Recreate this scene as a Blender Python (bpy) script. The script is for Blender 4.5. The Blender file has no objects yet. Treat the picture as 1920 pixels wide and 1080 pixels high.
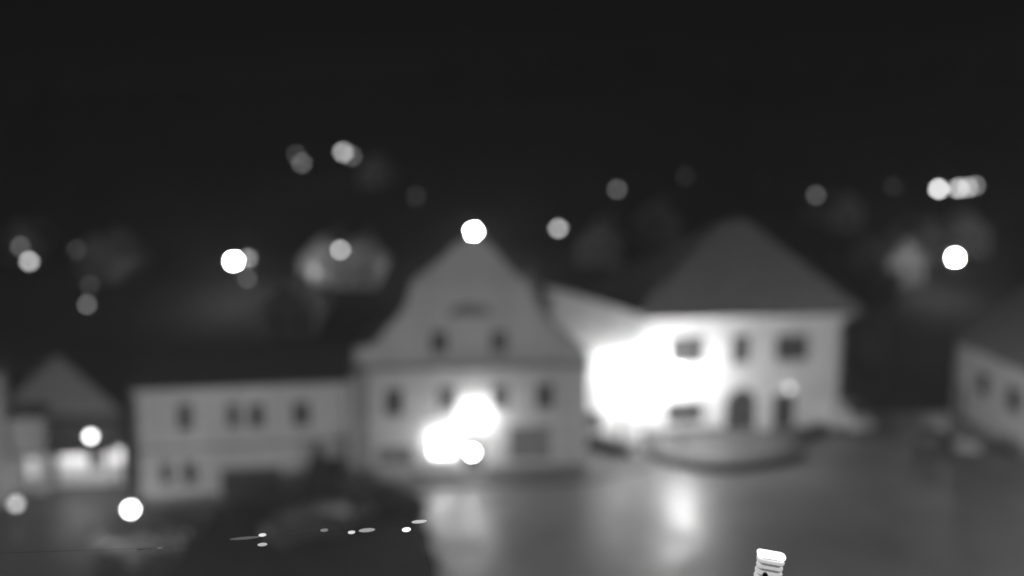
import bpy, math, random
from mathutils import Vector
random.seed(7)
S = bpy.context.scene
C = S.collection

# ------------------------------------------------------------------ camera
CAM_Z = 17.0
PITCH = math.radians(6.0)
F = 1500.0                                   # focal length in pixels of a 1920 wide frame
cam = bpy.data.cameras.new('camera')
camo = bpy.data.objects.new('camera', cam); C.objects.link(camo)
camo.location = (0, 0, CAM_Z)
camo.rotation_euler = (math.radians(90) - PITCH, 0, 0)
cam.sensor_width = 36; cam.lens = 36 * F / 1920
cam.clip_start = 0.1; cam.clip_end = 3000
cam.dof.use_dof = True; cam.dof.focus_distance = 4.0; cam.dof.aperture_fstop = 0.262
S.camera = camo

# ------------------------------------------------------------------ world and light
w = bpy.data.worlds.new('World'); S.world = w; w.use_nodes = True
nt = w.node_tree; nt.nodes.clear()
out = nt.nodes.new('ShaderNodeOutputWorld'); bg = nt.nodes.new('ShaderNodeBackground')
sky = nt.nodes.new('ShaderNodeTexSky'); sky.sky_type = 'NISHITA'; sky.sun_disc = False
sky.sun_elevation = math.radians(24); sky.sun_rotation = math.radians(195)
sky.air_density = 1.0; sky.dust_density = 3.0
bw = nt.nodes.new('ShaderNodeRGBToBW')       # the night camera sees in black and white
nt.links.new(sky.outputs[0], bw.inputs[0]); nt.links.new(bw.outputs[0], bg.inputs[0])
bg.inputs[1].default_value = 0.0002
nt.links.new(bg.outputs[0], out.inputs[0])
sun = bpy.data.lights.new('moon', 'SUN'); sun.energy = 0.06; sun.angle = math.radians(12)
so = bpy.data.objects.new('moon', sun); C.objects.link(so)
so.rotation_euler = (math.radians(62), 0, math.radians(-15))
S.view_settings.view_transform = 'Standard'; S.view_settings.look = 'None'
S.view_settings.exposure = 0.0; S.view_settings.gamma = 1.0; S.view_settings.use_curve_mapping = False
S.cycles.use_denoising = True
S.cycles.pixel_filter_type = 'BLACKMAN_HARRIS'; S.cycles.filter_width = 1.8
S.cycles.max_bounces = 6; S.cycles.volume_bounces = 0
S.cycles.sample_clamp_direct = 0.0; S.cycles.sample_clamp_indirect = 4.0

def P(px, py, Y):
    """world point seen at pixel (px,py) of the 1920 frame, at distance Y in front of the camera"""
    u = (px - 960) / F; v = (540 - py) / F
    cy = math.cos(PITCH) + v * math.sin(PITCH); cz = -math.sin(PITCH) + v * math.cos(PITCH)
    k = Y / cy
    return Vector((u * k, Y, CAM_Z + cz * k))
def G(px, py, z=0.0):
    u = (px - 960) / F; v = (540 - py) / F
    cy = math.cos(PITCH) + v * math.sin(PITCH); cz = -math.sin(PITCH) + v * math.cos(PITCH)
    k = (z - CAM_Z) / cz
    return Vector((u * k, cy * k, z))

# ------------------------------------------------------------------ materials (all neutral: black and white picture)
def mat(name, val, rough=0.8, var=0.25, scale=1.5, bump=0.3, bscale=25, spec=0.4, rvar=0.0, coat=0.0, streak=False):
    m = bpy.data.materials.new(name); m.use_nodes = True
    n = m.node_tree; b = n.nodes['Principled BSDF']
    tc = n.nodes.new('ShaderNodeTexCoord'); mp = n.nodes.new('ShaderNodeMapping')
    n.links.new(tc.outputs['Object'], mp.inputs[0])
    if streak: mp.inputs['Scale'].default_value = (1, 1, 0.15)
    no = n.nodes.new('ShaderNodeTexNoise'); no.inputs['Scale'].default_value = scale; no.inputs['Detail'].default_value = 6
    no.inputs['Roughness'].default_value = 0.62
    n.links.new(mp.outputs[0], no.inputs['Vector'])
    mr = n.nodes.new('ShaderNodeMapRange'); mr.inputs[1].default_value = 0.3; mr.inputs[2].default_value = 0.7
    mr.inputs[3].default_value = val * (1 - var); mr.inputs[4].default_value = val * (1 + var)
    n.links.new(no.outputs[0], mr.inputs[0]); n.links.new(mr.outputs[0], b.inputs['Base Color'])
    n2 = n.nodes.new('ShaderNodeTexNoise'); n2.inputs['Scale'].default_value = bscale; n2.inputs['Detail'].default_value = 4
    n.links.new(tc.outputs['Object'], n2.inputs['Vector'])
    bp = n.nodes.new('ShaderNodeBump'); bp.inputs['Strength'].default_value = bump; bp.inputs['Distance'].default_value = 0.02
    n.links.new(n2.outputs[0], bp.inputs['Height']); n.links.new(bp.outputs[0], b.inputs['Normal'])
    b.inputs['Roughness'].default_value = rough
    if rvar:
        m3 = n.nodes.new('ShaderNodeMapRange'); m3.inputs[1].default_value = 0.35; m3.inputs[2].default_value = 0.65
        m3.inputs[3].default_value = rough - rvar; m3.inputs[4].default_value = rough + rvar
        n3 = n.nodes.new('ShaderNodeTexNoise'); n3.inputs['Scale'].default_value = 0.35; n3.inputs['Detail'].default_value = 5
        n.links.new(tc.outputs['Object'], n3.inputs['Vector'])
        n.links.new(n3.outputs[0], m3.inputs[0]); n.links.new(m3.outputs[0], b.inputs['Roughness'])
    b.inputs['Specular IOR Level'].default_value = spec
    if coat: b.inputs['Coat Weight'].default_value = coat
    return m
def emit(name, strength):
    m = bpy.data.materials.new(name); m.use_nodes = True
    n = m.node_tree; b = n.nodes['Principled BSDF']
    b.inputs['Base Color'].default_value = (.8, .8, .8, 1)
    b.inputs['Emission Color'].default_value = (1, 1, 1, 1); b.inputs['Emission Strength'].default_value = strength
    return m
M = {}
M['plaster'] = mat('pale_plaster', 0.5, .85, .12, .6, .25, 40, streak=True)
M['plaster_left'] = mat('grey_plaster', 0.56, .85, .14, .5, .25, 40, streak=True)
M['plaster_white'] = mat('white_plaster', 0.76, .85, .08, .6, .2, 40, streak=True)
M['trim'] = mat('trim_plaster', 0.6, .8, .08)
M['dark_trim'] = mat('dark_trim_plaster', 0.2, .8, .2)  # darker trim tone for cornice, string course and lunette
M['plinth'] = mat('plinth_stone', 0.2, .8, .3, 3)
M['timber'] = mat('dark_timber', 0.07, .7, .3, 4)
M['gable_board'] = mat('weathered_board', 0.24, .7, .25, 4)
M['roof'] = mat('pale_roof_tile', 0.40, .5, .35, 2, .4, 20)  # pale tile tone of the hipped and hillside roofs
M['roof_mid'] = mat('wet_roof_tile', 0.3, .6, .35, 2, .4, 20)
M['roof_pale'] = mat('pale_frosted_roof', 0.35, .6, .25, 1.2, .4, 20)
M['roof_dark'] = mat('dark_wet_roof', 0.05, .6, .3, 2, .4, 20)
M['glass'] = mat('window_glass', 0.05, .15, .2, 1, .02, 5, spec=.5)
M['frame'] = mat('painted_frame', 0.25, .5, .1)
M['wood'] = mat('door_wood', 0.05, .5, .3, 5)
M['asphalt'] = mat('wet_asphalt', 0.035, .5, .35, .35, .6, 7, spec=.4, rvar=.08)
M['paving'] = mat('wet_paving', 0.14, .46, .35, .22, .8, 6, spec=.62, rvar=.07)
M['kerb'] = mat('kerb_stone', 0.12, .5, .25, 3)
M['lawn'] = mat('winter_lawn', 0.035, .95, .35, .7, .8, 30, spec=.1)
M['hill'] = mat('hill_ground', 0.06, .95, .75, .018, .5, 1, spec=.1)
M['leaf'] = mat('evergreen_leaf', 0.045, .7, .35, 2, .2, 10)
M['bark'] = mat('bark', 0.07, .9, .3, 6)
M['metal'] = mat('dark_metal', 0.05, .4, .2, 3)
M['white_metal'] = mat('white_metal', 0.75, .4, .06, 3)
M['rubber'] = mat('rubber', 0.02, .8, .1)
M['car_dark'] = mat('dark_car_paint', 0.05, .25, .1, 1, .02, coat=.6)
M['car_grey'] = mat('silver_car_paint', 0.4, .3, .1, 1, .02, coat=.6)
M['car_mid'] = mat('grey_car_paint', 0.11, .3, .1, 1, .02, coat=.5)
M['car_white'] = mat('white_car_paint', 0.5, .3, .05, 1, .02, coat=.6)
M['snow'] = mat('wet_snow', 0.85, .6, .05, 20, .3, 60)
M['lifted_pane'] = emit('added_pane_glow', .055); M['lifted_pane'].node_tree.nodes['Principled BSDF'].inputs['Base Color'].default_value = (.05, .05, .05, 1)  # slight emission added to lighten the dark shop panes
M['chimney'] = mat('chimney_render', 0.3, .9, .2, 3)

# ------------------------------------------------------------------ helpers
class MB:
    def __init__(s): s.v = []; s.f = []
    def face(s, pts):
        i = len(s.v); s.v += [tuple(p) for p in pts]; s.f.append(tuple(range(i, i + len(pts))))
    def box(s, x0, x1, y0, y1, z0, z1):
        i = len(s.v)
        s.v += [(x0,y0,z0),(x1,y0,z0),(x1,y1,z0),(x0,y1,z0),(x0,y0,z1),(x1,y0,z1),(x1,y1,z1),(x0,y1,z1)]
        for f in ((0,3,2,1),(4,5,6,7),(0,1,5,4),(1,2,6,5),(2,3,7,6),(3,0,4,7)): s.f.append(tuple(i + k for k in f))
    def tube(s, a, b, r0, r1=None, n=10, caps=True):
        a = Vector(a); b = Vector(b); r1 = r0 if r1 is None else r1
        d = (b - a).normalized(); t = Vector((0, 0, 1)) if abs(d.z) < .9 else Vector((1, 0, 0))
        u = d.cross(t).normalized(); v = d.cross(u); i = len(s.v)
        for p, r in ((a, r0), (b, r1)):
            for k in range(n):
                an = 2 * math.pi * k / n
                s.v.append(tuple(p + (u * math.cos(an) + v * math.sin(an)) * r))
        for k in range(n): s.f.append((i + k, i + (k + 1) % n, i + n + (k + 1) % n, i + n + k))
        if caps:
            s.f.append(tuple(i + k for k in range(n))[::-1]); s.f.append(tuple(i + n + k for k in range(n)))
    def lathe(s, prof, n=14, c=(0, 0, 0), sx=1, sy=1):
        i = len(s.v)
        for r, z in prof:
            for k in range(n):
                an = 2 * math.pi * k / n
                s.v.append((c[0] + r * sx * math.cos(an), c[1] + r * sy * math.sin(an), c[2] + z))
        for j in range(len(prof) - 1):
            for k in range(n):
                a = i + j * n + k; b = i + j * n + (k + 1) % n
                s.f.append((a, b, b + n, a + n))
    def ball(s, c, r, n=12, m=8, sx=1, sy=1, sz=1):
        s.lathe([(max(r * math.sin(math.pi * j / m), 1e-4), -r * sz * math.cos(math.pi * j / m)) for j in range(m + 1)], n, c, sx, sy)
    def build(s, name, m, parent=None, loc=None, smooth=False):
        me = bpy.data.meshes.new(name); me.from_pydata(s.v, [], s.f); me.validate(); me.update()
        me.materials.append(m)
        if smooth:
            for p in me.polygons: p.use_smooth = True
        o = bpy.data.objects.new(name, me); C.objects.link(o)
        if parent: o.parent = parent
        if loc is not None: o.location = loc
        return o
def thing(name, label, cat, loc=(0, 0, 0), rz=0, group=None):
    o = bpy.data.objects.new(name, None); C.objects.link(o)
    o.empty_display_size = .3
    o.location = loc; o.rotation_euler = (0, 0, rz); o['label'] = label; o['category'] = cat
    if group: o['group'] = group
    return o
def tag(o, label, cat, group=None):
    o['label'] = label; o['category'] = cat
    if group: o['group'] = group
    return o
def struct(name, mb, m):
    o = mb.build(name, m); o['kind'] = 'structure'; return o
kids = {}
def copy_tree(o, parent=None):
    c = o.copy(); C.objects.link(c)
    if parent: c.parent = parent
    for ch in list(o.children): copy_tree(ch, c)
    return c

def wall(outline, z0, openings, t=.35, back=True):
    """upright wall in the local xz plane (front at y=0); outline = [(x, top z)...] left to right; openings = [(x0,x1,z0,z1)]"""
    mb = MB()
    def top(x):
        for (xa, za), (xb, zb) in zip(outline, outline[1:]):
            if xa <= x <= xb and xb > xa: return za + (zb - za) * (x - xa) / (xb - xa)
        return outline[-1][1]
    xs = sorted(set([round(p[0], 4) for p in outline] + [round(v, 4) for o in openings for v in o[:2]]))
    for xa, xb in zip(xs, xs[1:]):
        if xb - xa < 1e-4: continue
        xm = (xa + xb) / 2
        cuts = sorted([(o[2], o[3]) for o in openings if o[0] < xm < o[1]])
        z = z0
        for c0, c1 in cuts:
            if c0 > z: 
                mb.face([(xa, 0, z), (xb, 0, z), (xb, 0, c0), (xa, 0, c0)])
            z = c1
        ta, tb = top(xa + 1e-5), top(xb - 1e-5)
        mb.face([(xa, 0, z), (xb, 0, z), (xb, 0, tb), (xa, 0, ta)])
        mb.face([(xa, 0, ta), (xb, 0, tb), (xb, t, tb), (xa, t, ta)])
        if back: mb.face([(xb, t, z0), (xa, t, z0), (xa, t, ta), (xb, t, tb)])
    for x0, x1, a, b in openings:
        mb.face([(x0, 0, a), (x0, t - .02, a), (x0, t - .02, b), (x0, 0, b)])
        mb.face([(x1, 0, a), (x1, 0, b), (x1, t - .02, b), (x1, t - .02, a)])
        mb.face([(x0, 0, b), (x0, t - .02, b), (x1, t - .02, b), (x1, 0, b)])
        mb.face([(x0, 0, a), (x1, 0, a), (x1, t - .02, a), (x0, t - .02, a)])
    xa, xb = outline[0][0], outline[-1][0]
    mb.face([(xa, 0, z0), (xa, 0, outline[0][1]), (xa, t, outline[0][1]), (xa, t, z0)])
    mb.face([(xb, 0, z0), (xb, t, z0), (xb, t, outline[-1][1]), (xb, 0, outline[-1][1])])
    return mb

def window(par, x0, x1, z0, z1, y=.16, cols=2, rows=2, sill=True, frame='frame', glass='glass', surround=None, name='window'):
    f = MB(); b = .07
    f.box(x0, x0 + b, y, y + .08, z0, z1); f.box(x1 - b, x1, y, y + .08, z0, z1)
    f.box(x0 + b, x1 - b, y, y + .08, z0, z0 + b); f.box(x0 + b, x1 - b, y, y + .08, z1 - b, z1)
    for i in range(1, cols):
        xm = x0 + (x1 - x0) * i / cols; f.box(xm - .03, xm + .03, y + .004, y + .07, z0 + b, z1 - b)
    for j in range(1, rows):
        zm = z0 + (z1 - z0) * j / rows; f.box(x0 + b, x1 - b, y + .008, y + .066, zm - .025, zm + .025)
    fr = f.build(name, M[frame], par)
    p = MB(); p.box(x0 + b * .5, x1 - b * .5, y + .03, y + .05, z0 + b * .5, z1 - b * .5)
    p.build('pane', M[glass], fr)
    if sill:
        s = MB(); s.box(x0 - .08, x1 + .08, -.1, .14, z0 - .09, z0 - .005); s.build('sill', M['trim'], fr)
    if surround:
        s = MB(); k = .14
        s.box(x0 - k, x0 - .003, -.035, .02, z0, z1 + k); s.box(x1 + .003, x1 + k, -.035, .02, z0, z1 + k)
        s.box(x0 - .003, x1 + .003, -.035, .02, z1 + .003, z1 + k)
        s.build('surround', M[surround], fr)
    return fr
def door(par, x0, x1, z0, z1, y=.2, arch=False, leaves=2, m='wood'):
    d = MB(); n = leaves
    for i in range(n):
        a = x0 + (x1 - x0) * i / n + .01; b = x0 + (x1 - x0) * (i + 1) / n - .01
        d.box(a, b, y, y + .06, z0, z1)
        for j in range(2):
            za = z0 + .15 + j * (z1 - z0) * .48; zb = za + (z1 - z0) * .38
            d.box(a + .12, b - .12, y - .02, y, za, zb)
    dr = d.build('door', M[m], par)
    h = MB(); h.box((x0 + x1) / 2 + .05, (x0 + x1) / 2 + .09, y - .07, y - .02, z0 + 1.0, z0 + 1.2); h.build('handle', M['white_metal'], dr)
    if arch:
        a = MB(); r = (x1 - x0) / 2; xc = (x0 + x1) / 2; zc = z1 - r; N = 10
        for sgn in (-1, 1):
            for k in range(N // 2):
                t0 = math.pi / 2 * k / (N // 2); t1 = math.pi / 2 * (k + 1) / (N // 2)
                p0 = (xc + sgn * r * math.cos(t0), zc + r * math.sin(t0)); p1 = (xc + sgn * r * math.cos(t1), zc + r * math.sin(t1))
                for yy in (.004, .19):
                    a.face([(p0[0], yy, p0[1]), (p1[0], yy, p1[1]), (p1[0], yy, z1), (p0[0], yy, z1)])
                a.face([(p0[0], .004, p0[1]), (p0[0], .19, p0[1]), (p1[0], .19, p1[1]), (p1[0], .004, p1[1])])
        a.build('door_arch', par.get('wallmat') and M[par['wallmat']] or M['trim'], dr)
    return dr
def slope(a, b, c, d, n=14, lip=.05):
    """stepped tile courses from eave line a-b up to ridge line d-c"""
    a, b, c, d = map(Vector, (a, b, c, d)); mb = MB()
    nrm = (b - a).cross(d - a if (d - a).length > .01 else c - a).normalized()
    if nrm.z < 0: nrm = -nrm
    for i in range(n):
        t0, t1 = i / n, (i + 1) / n
        p0, p1 = a.lerp(d, t0) + nrm * lip, b.lerp(c, t0) + nrm * lip
        q0, q1 = a.lerp(d, t1), b.lerp(c, t1)
        mb.face([p0, p1, q1, q0])
        mb.face([a.lerp(d, t0), b.lerp(c, t0), p1, p0])
    return mb
def joinmb(*ms):
    r = MB()
    for m in ms:
        i = len(r.v); r.v += m.v; r.f += [tuple(i + k for k in f) for f in m.f]
    return r
def chimney(par, x, y, z0, z1, wx=.7, wy=.6):
    c = MB(); c.box(x - wx/2, x + wx/2, y - wy/2, y + wy/2, z0, z1); o = c.build('chimney', M['chimney'], par)
    k = MB(); k.box(x - wx/2 - .08, x + wx/2 + .08, y - wy/2 - .08, y + wy/2 + .08, z1 + .002, z1 + .12); k.build('chimney_cap', M['plinth'], o)
def pipe(par, x, z0, z1, y=-.1):
    p = MB(); p.tube((x, y, z0), (x, y, z1), .05); p.tube((x, y, z0 + .02), (x, y - .14, z0 - .08), .05)
    p.build('downpipe', M['metal'], par)
def gutter(par, x0, x1, y, z):
    g = MB(); g.tube((x0, y, z), (x1, y, z), .075); g.build('gutter', M['metal'], par)

# ------------------------------------------------------------------ ground and terrain
def hillz(x, y):
    pts = [(-60, 0), (88, 0), (112, 7.6), (180, 23), (320, 58), (430, 82), (900, 95)]
    for (a, za), (b, zb) in zip(pts, pts[1:]):
        if y <= b:
            t = max(0, (y - a) / (b - a)); z = za + (zb - za) * t; break
    else: z = 95
    k = min(1, max(0, (y - 88) / 60))
    return z + k * (2.5 * math.sin(x * .031 + 1.3) + 1.6 * math.sin(x * .012 + y * .02)) + min(1, max(0, (y - 200) / 150)) * 7 * math.sin(x * .009 + .6)
g = MB(); g.face([(-900, -80, -.012), (900, -80, -.012), (900, 92, -.012), (-900, 92, -.012)])
struct('ground', g, M['asphalt'])
h = MB(); nx, ny = 90, 70
for j in range(ny + 1):
    y = 86 + (900 - 86) * (j / ny) ** 1.6
    for i in range(nx + 1):
        x = -700 + 1400 * i / nx
        h.v.append((x, y, hillz(x, y) - .03))
for j in range(ny):
    for i in range(nx):
        a = j * (nx + 1) + i; h.f.append((a, a + 1, a + nx + 2, a + nx + 1))
ho = struct('hill', h, M['hill'])
for p in ho.data.polygons: p.use_smooth = True
g = MB(); g.face([(-13, 18, -.004), (48, 18, -.004), (48, 64, -.004), (-13, 64, -.004)]); struct('square_paving', g, M['paving'])
def slab(name, pts, m, h=.12):
    mb = MB(); mb.face([(p[0], p[1], h) for p in pts])
    for a, b in zip(pts, pts[1:] + pts[:1]): mb.face([(a[0], a[1], -.01), (b[0], b[1], -.01), (b[0], b[1], h), (a[0], a[1], h)])
    return struct(name, mb, M[m])
def kerbline(pts, w=.16, h=.13):
    mb = MB()
    for a, b in zip(pts, pts[1:]):
        a = Vector((a[0], a[1], 0)); b = Vector((b[0], b[1], 0)); n = (b - a).normalized().cross(Vector((0, 0, 1))) * w
        q = [a, b, b + n, a + n]
        mb.face([(p.x, p.y, h) for p in q])
        for k in range(4):
            c, d = q[k], q[(k + 1) % 4]; mb.face([(c.x, c.y, -.01), (d.x, d.y, -.01), (d.x, d.y, h), (c.x, c.y, h)])
    return struct('kerb', mb, M['kerb'])
g = MB(); g.face([(24, 64.2, -.006), (60, 64.2, -.006), (60, 92, -.006), (24, 92, -.006)]); struct('side_street', g, mat('rough_asphalt', .05, .95, .3, .5, .6, 20, spec=.1))
lp = [G(370, 1000), G(400, 955), G(560, 925), G(700, 925), G(775, 948), G(798, 962), G(790, 985), G(818, 1005), G(806, 1030), G(832, 1056), G(824, 1090), (-3.0, 30), (-16, 30)]
slab('lawn', [(p[0], p[1]) for p in lp], 'lawn', .10)
kerbline([(p[0], p[1]) for p in lp + lp[:1]])
slab('pavement', [(-21.5, 41.8), (-9.3, 43.9), (-9.6, 46.2), (4.7, 47.6), (9.0, 50.5), (9.0, 53.9), (4.6, 49.0), (-9.4, 47.6), (-9.2, 45.3), (-20.9, 43.1)], 'kerb', .12)

# ------------------------------------------------------------------ left two-storey house
def frame_of(A, B): return math.atan2(B[1] - A[1], B[0] - A[0]), math.hypot(B[0] - A[0], B[1] - A[1])
def side_and_back(par, L, D, H, m, name='side_wall'):
    s = MB(); s.box(0, .3, .36, D, 0, H); s.build(name, M[m], par)
    s = MB(); s.box(L - .3, L, .36, D, 0, H); s.build(name, M[m], par)
    s = MB(); s.box(.3, L - .3, D - .3, D, 0, H); s.build('back_wall', M[m], par)

A, B = (-20.95, 43.4), (-9.35, 45.5)
rz, L = frame_of(A, B)
# local x of a picture column on this facade
def lx(px, A, rz):
    u = (px - 960) / F / .98
    # ray X = u*k', Y = k' (pitch folded in by the eye-level row)
    d = (math.cos(rz), math.sin(rz))
    # A + t d = s (u,1)
    t = (u * A[1] - A[0]) / (d[0] - u * d[1]); return t
def lz(py, px, A, rz):
    t = lx(px, A, rz); Y = A[1] + t * math.sin(rz)
    return P(px, py, Y).z
H = 6.9
left_house = thing('town_house', 'long low two storey grey house with dark gateway, left of the curved gable', 'house', (A[0], A[1], 0), rz)
left_house['wallmat'] = 'plaster_left'
ops = []; wins = []
for px, wpx, cy, hp in ((345, 30, 782, 50), (436, 26, 780, 46), (480, 30, 780, 46), (564, 34, 776, 46)):
    x0 = lx(px - wpx / 2, A, rz); x1 = lx(px + wpx / 2, A, rz); z1 = lz(cy - hp / 2, px, A, rz); z0 = lz(cy + hp / 2, px, A, rz); wins.append((x0, x1, z0, z1))
for px, wpx, cy, hp in ((305, 24, 887, 42), (350, 28, 887, 42)):
    x0 = lx(px - wpx / 2, A, rz); x1 = lx(px + wpx / 2, A, rz); wins.append((x0, x1, lz(cy + hp / 2, px, A, rz), lz(cy - hp / 2, px, A, rz)))
gate = (lx(408, A, rz), lx(522, A, rz), .12, lz(878, 465, A, rz))
wins.append((lx(580, A, rz), lx(640, A, rz), 1.0, lz(858, 610, A, rz)))
wall([(0, H), (L, H)], 0, wins + [gate]).build('wall', M['plaster_left'], left_house)
side_and_back(left_house, L, 9, H, 'plaster_left')
for i, q in enumerate(wins): window(left_house, *q, surround='trim', cols=2, rows=3 if i < 6 else 1)
dr = MB(); n = 8
for i in range(n):
    a = gate[0] + (gate[1] - gate[0]) * i / n; dr.box(a + .01, a + (gate[1] - gate[0]) / n - .01, .28, .33, .1, gate[3])
dr.build('gate_leaf', M['wood'], left_house)
c = MB(); c.box(-.12, L + .02, -.22, -.002, H - .28, H + .02); c.build('cornice', M['plaster_left'], left_house)
c = MB(); c.box(.003, L - .003, -.05, -.002, 3.25, 3.42); c.build('string_course', M['dark_trim'], left_house)
c = MB(); c.box(.01, gate[0] - .1, -.05, -.002, 0, .55); c.build('plinth', M['plinth'], left_house)
joinmb(slope((-.2, -.35, H + .03), (L + .02, -.35, H + .03), (L + .02, 5, H + 1.5), (-.2, 5, H + 1.5)), slope((L, 9.3, H + .03), (-.2, 9.3, H + .03), (-.2, 5, H + 1.5), (L, 5, H + 1.5))).build('roof', M['roof_dark'], left_house)
gutter(left_house, -.2, L, -.4, H - .02); pipe(left_house, L - .35, .2, H - .1); pipe(left_house, .15, .2, H - .1)

# ------------------------------------------------------------------ central house with the curved gable
A, B = (-9.62, 48.0), (4.75, 49.3)
rz, L = frame_of(A, B)
cen = thing('gabled_house', 'grey plaster house with tall curved baroque gable and four upper windows, in the middle', 'house', (A[0], A[1], 0), rz)
prof_px = [(665, 657), (700, 652), (712, 640), (724, 622), (746, 600), (762, 578), (770, 552), (777, 530), (800, 514), (822, 496), (842, 478), (856, 462), (872, 452), (888, 449),
           (905, 452), (921, 462), (936, 480), (950, 500), (970, 520), (990, 534), (998, 556), (1008, 580), (1024, 602), (1044, 624), (1056, 642), (1070, 652), (1100, 656)]
prof = [(max(0, min(L, lx(px, A, rz))), lz(py, px, A, rz)) for px, py in prof_px]
prof[0] = (0, prof[0][1]); prof[-1] = (L, prof[-1][1])
wins = []
for px, wpx, cy, hp in ((825, 32, 642, 44), (936, 34, 640, 44), (738, 34, 754, 50), (838, 34, 748, 48), (939, 34, 744, 48), (1022, 34, 742, 50)):
    wins.append((lx(px - wpx / 2, A, rz), lx(px + wpx / 2, A, rz), lz(cy + hp / 2, px, A, rz), lz(cy - hp / 2, px, A, rz)))
shop = [(lx(704, A, rz), lx(772, A, rz), .9, lz(838, 740, A, rz)), (lx(806, A, rz), lx(852, A, rz), 1.25, lz(815, 830, A, rz)), (lx(955, A, rz), lx(1035, A, rz), .9, lz(800, 1000, A, rz))]
dro = (lx(868, A, rz), lx(908, A, rz), .12, 2.5)
wall(prof, 0, wins + shop + [dro], t=.4).build('wall', M['plaster'], cen)
side_and_back(cen, L, 12, 7.2, 'plaster')
for q in wins: window(cen, *q, surround='trim', cols=2, rows=2)
window(cen, *shop[0], cols=3, rows=1, name='shop_window', glass='lifted_pane'); window(cen, *shop[2], cols=3, rows=1, name='shop_window', glass='lifted_pane')
M['lit'] = emit('lit_window_glow', 5)
window(cen, *shop[1], cols=2, rows=1, glass='lit', name='shop_window')['label'] = 'brightly lit shop window'
door(cen, *dro)
zc = lz(688, 880, A, rz)
c = MB(); c.box(-.1, L + .1, -.28, -.002, zc, zc + .22); c.box(-.04, L + .04, -.16, -.004, zc - .16, zc - .002); c.build('cornice', M['dark_trim'], cen)
zc2 = lz(543, 880, A, rz)
c = MB(); c.box(lx(775, A, rz), lx(992, A, rz), -.16, -.002, zc2 - .08, zc2 + .08); c.build('upper_cornice', M['trim'], cen)
c = MB(); c.box(.01, L - .01, -.06, -.002, 3.55, 3.72); c.build('string_course', M['trim'], cen)
for a, b in ((0, shop[0][0]-.1), (shop[0][1]+.1, dro[0] - .1), (dro[1] + .1, L)):
    c = MB(); c.box(a, b, -.07, -.002, 0, .6); c.build('plinth', M['plinth'], cen)
# lunette niche above the attic windows
c = MB(); xc = lx(882, A, rz); zz = lz(592, 882, A, rz); N = 16
ring = [(xc + 1.35 * math.cos(math.pi * k / N), zz + .75 * math.sin(math.pi * k / N)) for k in range(N + 1)]
c.face([(x, -.03, z) for x, z in ring])
for p, q in zip(ring, ring[1:] + ring[:1]): c.face([(p[0], -.03, p[1]), (q[0], -.03, q[1]), (q[0], -.001, q[1]), (p[0], -.001, p[1])])
c.build('lunette_relief', M['dark_trim'], cen)
for xx in (.02, L - .42):
    c = MB(); c.box(xx, xx + .4, -.1, -.005, .62, zc - .18); c.build('pilaster', M['plaster'], cen)
cop = MB()
for (xa, za), (xb, zb) in zip(prof, prof[1:]):
    if xb - xa < .01: continue
    cop.face([(xa, -.12, za + .12), (xb, -.12, zb + .12), (xb, .5, zb + .12), (xa, .5, za + .12)])
    cop.face([(xa, -.12, za + .01), (xb, -.12, zb + .01), (xb, -.12, zb + .12), (xa, -.12, za + .12)])
    cop.face([(xa, -.12, za + .01), (xb, -.12, zb + .01), (xb, .5, zb + .01), (xa, .5, za + .01)])
cop.build('gable_coping', M['plaster'], cen)
xr = lx(888, A, rz)
joinmb(slope((-.3, .45, 7.3), (-.3, 12.2, 7.3), (xr, 12.2, 13.6), (xr, .45, 13.6)), slope((L + .3, 12.2, 7.3), (L + .3, .45, 7.3), (xr, .45, 13.6), (xr, 12.2, 13.6))).build('roof', M['roof_dark'], cen)
chimney(cen, lx(1000, A, rz), 2.0, 9.5, 12.6, .8, .7)
pipe(cen, .55, .2, zc)
chimney(cen, lx(1032, A, rz), 3.0, 8.0, 10.9, 1.0, .7)

# ------------------------------------------------------------------ neighbour house with the low pale gable
A, B = (4.9, 50.6), (9.25, 56.6)
A = (4.4, 54.6); B = (9.25, 55.6)
A2 = (2.4, 54.4)
rz, L = frame_of(A2, B)
nb = thing('corner_house', 'pale house with low sloping gable between the curved gable house and the white house', 'house', (A2[0], A2[1], 0), rz)
topz = [(0, lz(540, 1020, A2, rz) ), (lx(1020, A2, rz), lz(536, 1020, A2, rz)), (lx(1100, A2, rz), lz(558, 1100, A2, rz)), (L, lz(592, 1195, A2, rz))]
wn = [(lx(1100, A2, rz), lx(1128, A2, rz), 1.0, 2.5)]
wall(topz, 0, wn).build('wall', M['plaster_white'], nb)
window(nb, *wn[0])
c = MB(); z_ = lz(686, 1120, A2, rz); c.box(.01, L - .01, -.07, -.002, z_ - .08, z_ + .08); c.build('string_course', M['trim'], nb)
s = MB(); s.box(L - .3, L, .36, 9, 0, topz[-1][1]); s.build('side_wall', M['plaster_white'], nb)
s = MB(); s.box(0, .3, .36, 9, 0, topz[0][1]); s.build('side_wall', M['plaster_white'], nb)
slope((L + .15, -.15, topz[-1][1] + .05), (L + .15, 9.1, topz[-1][1] + .05), (lx(1020, A2, rz), 9.1, topz[1][1] + .06), (lx(1020, A2, rz), -.15, topz[1][1] + .06)).build('roof', M['roof_dark'], nb)
c = MB(); c.box(-.01, 0.0, 0, .1, 0, .1)

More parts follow.
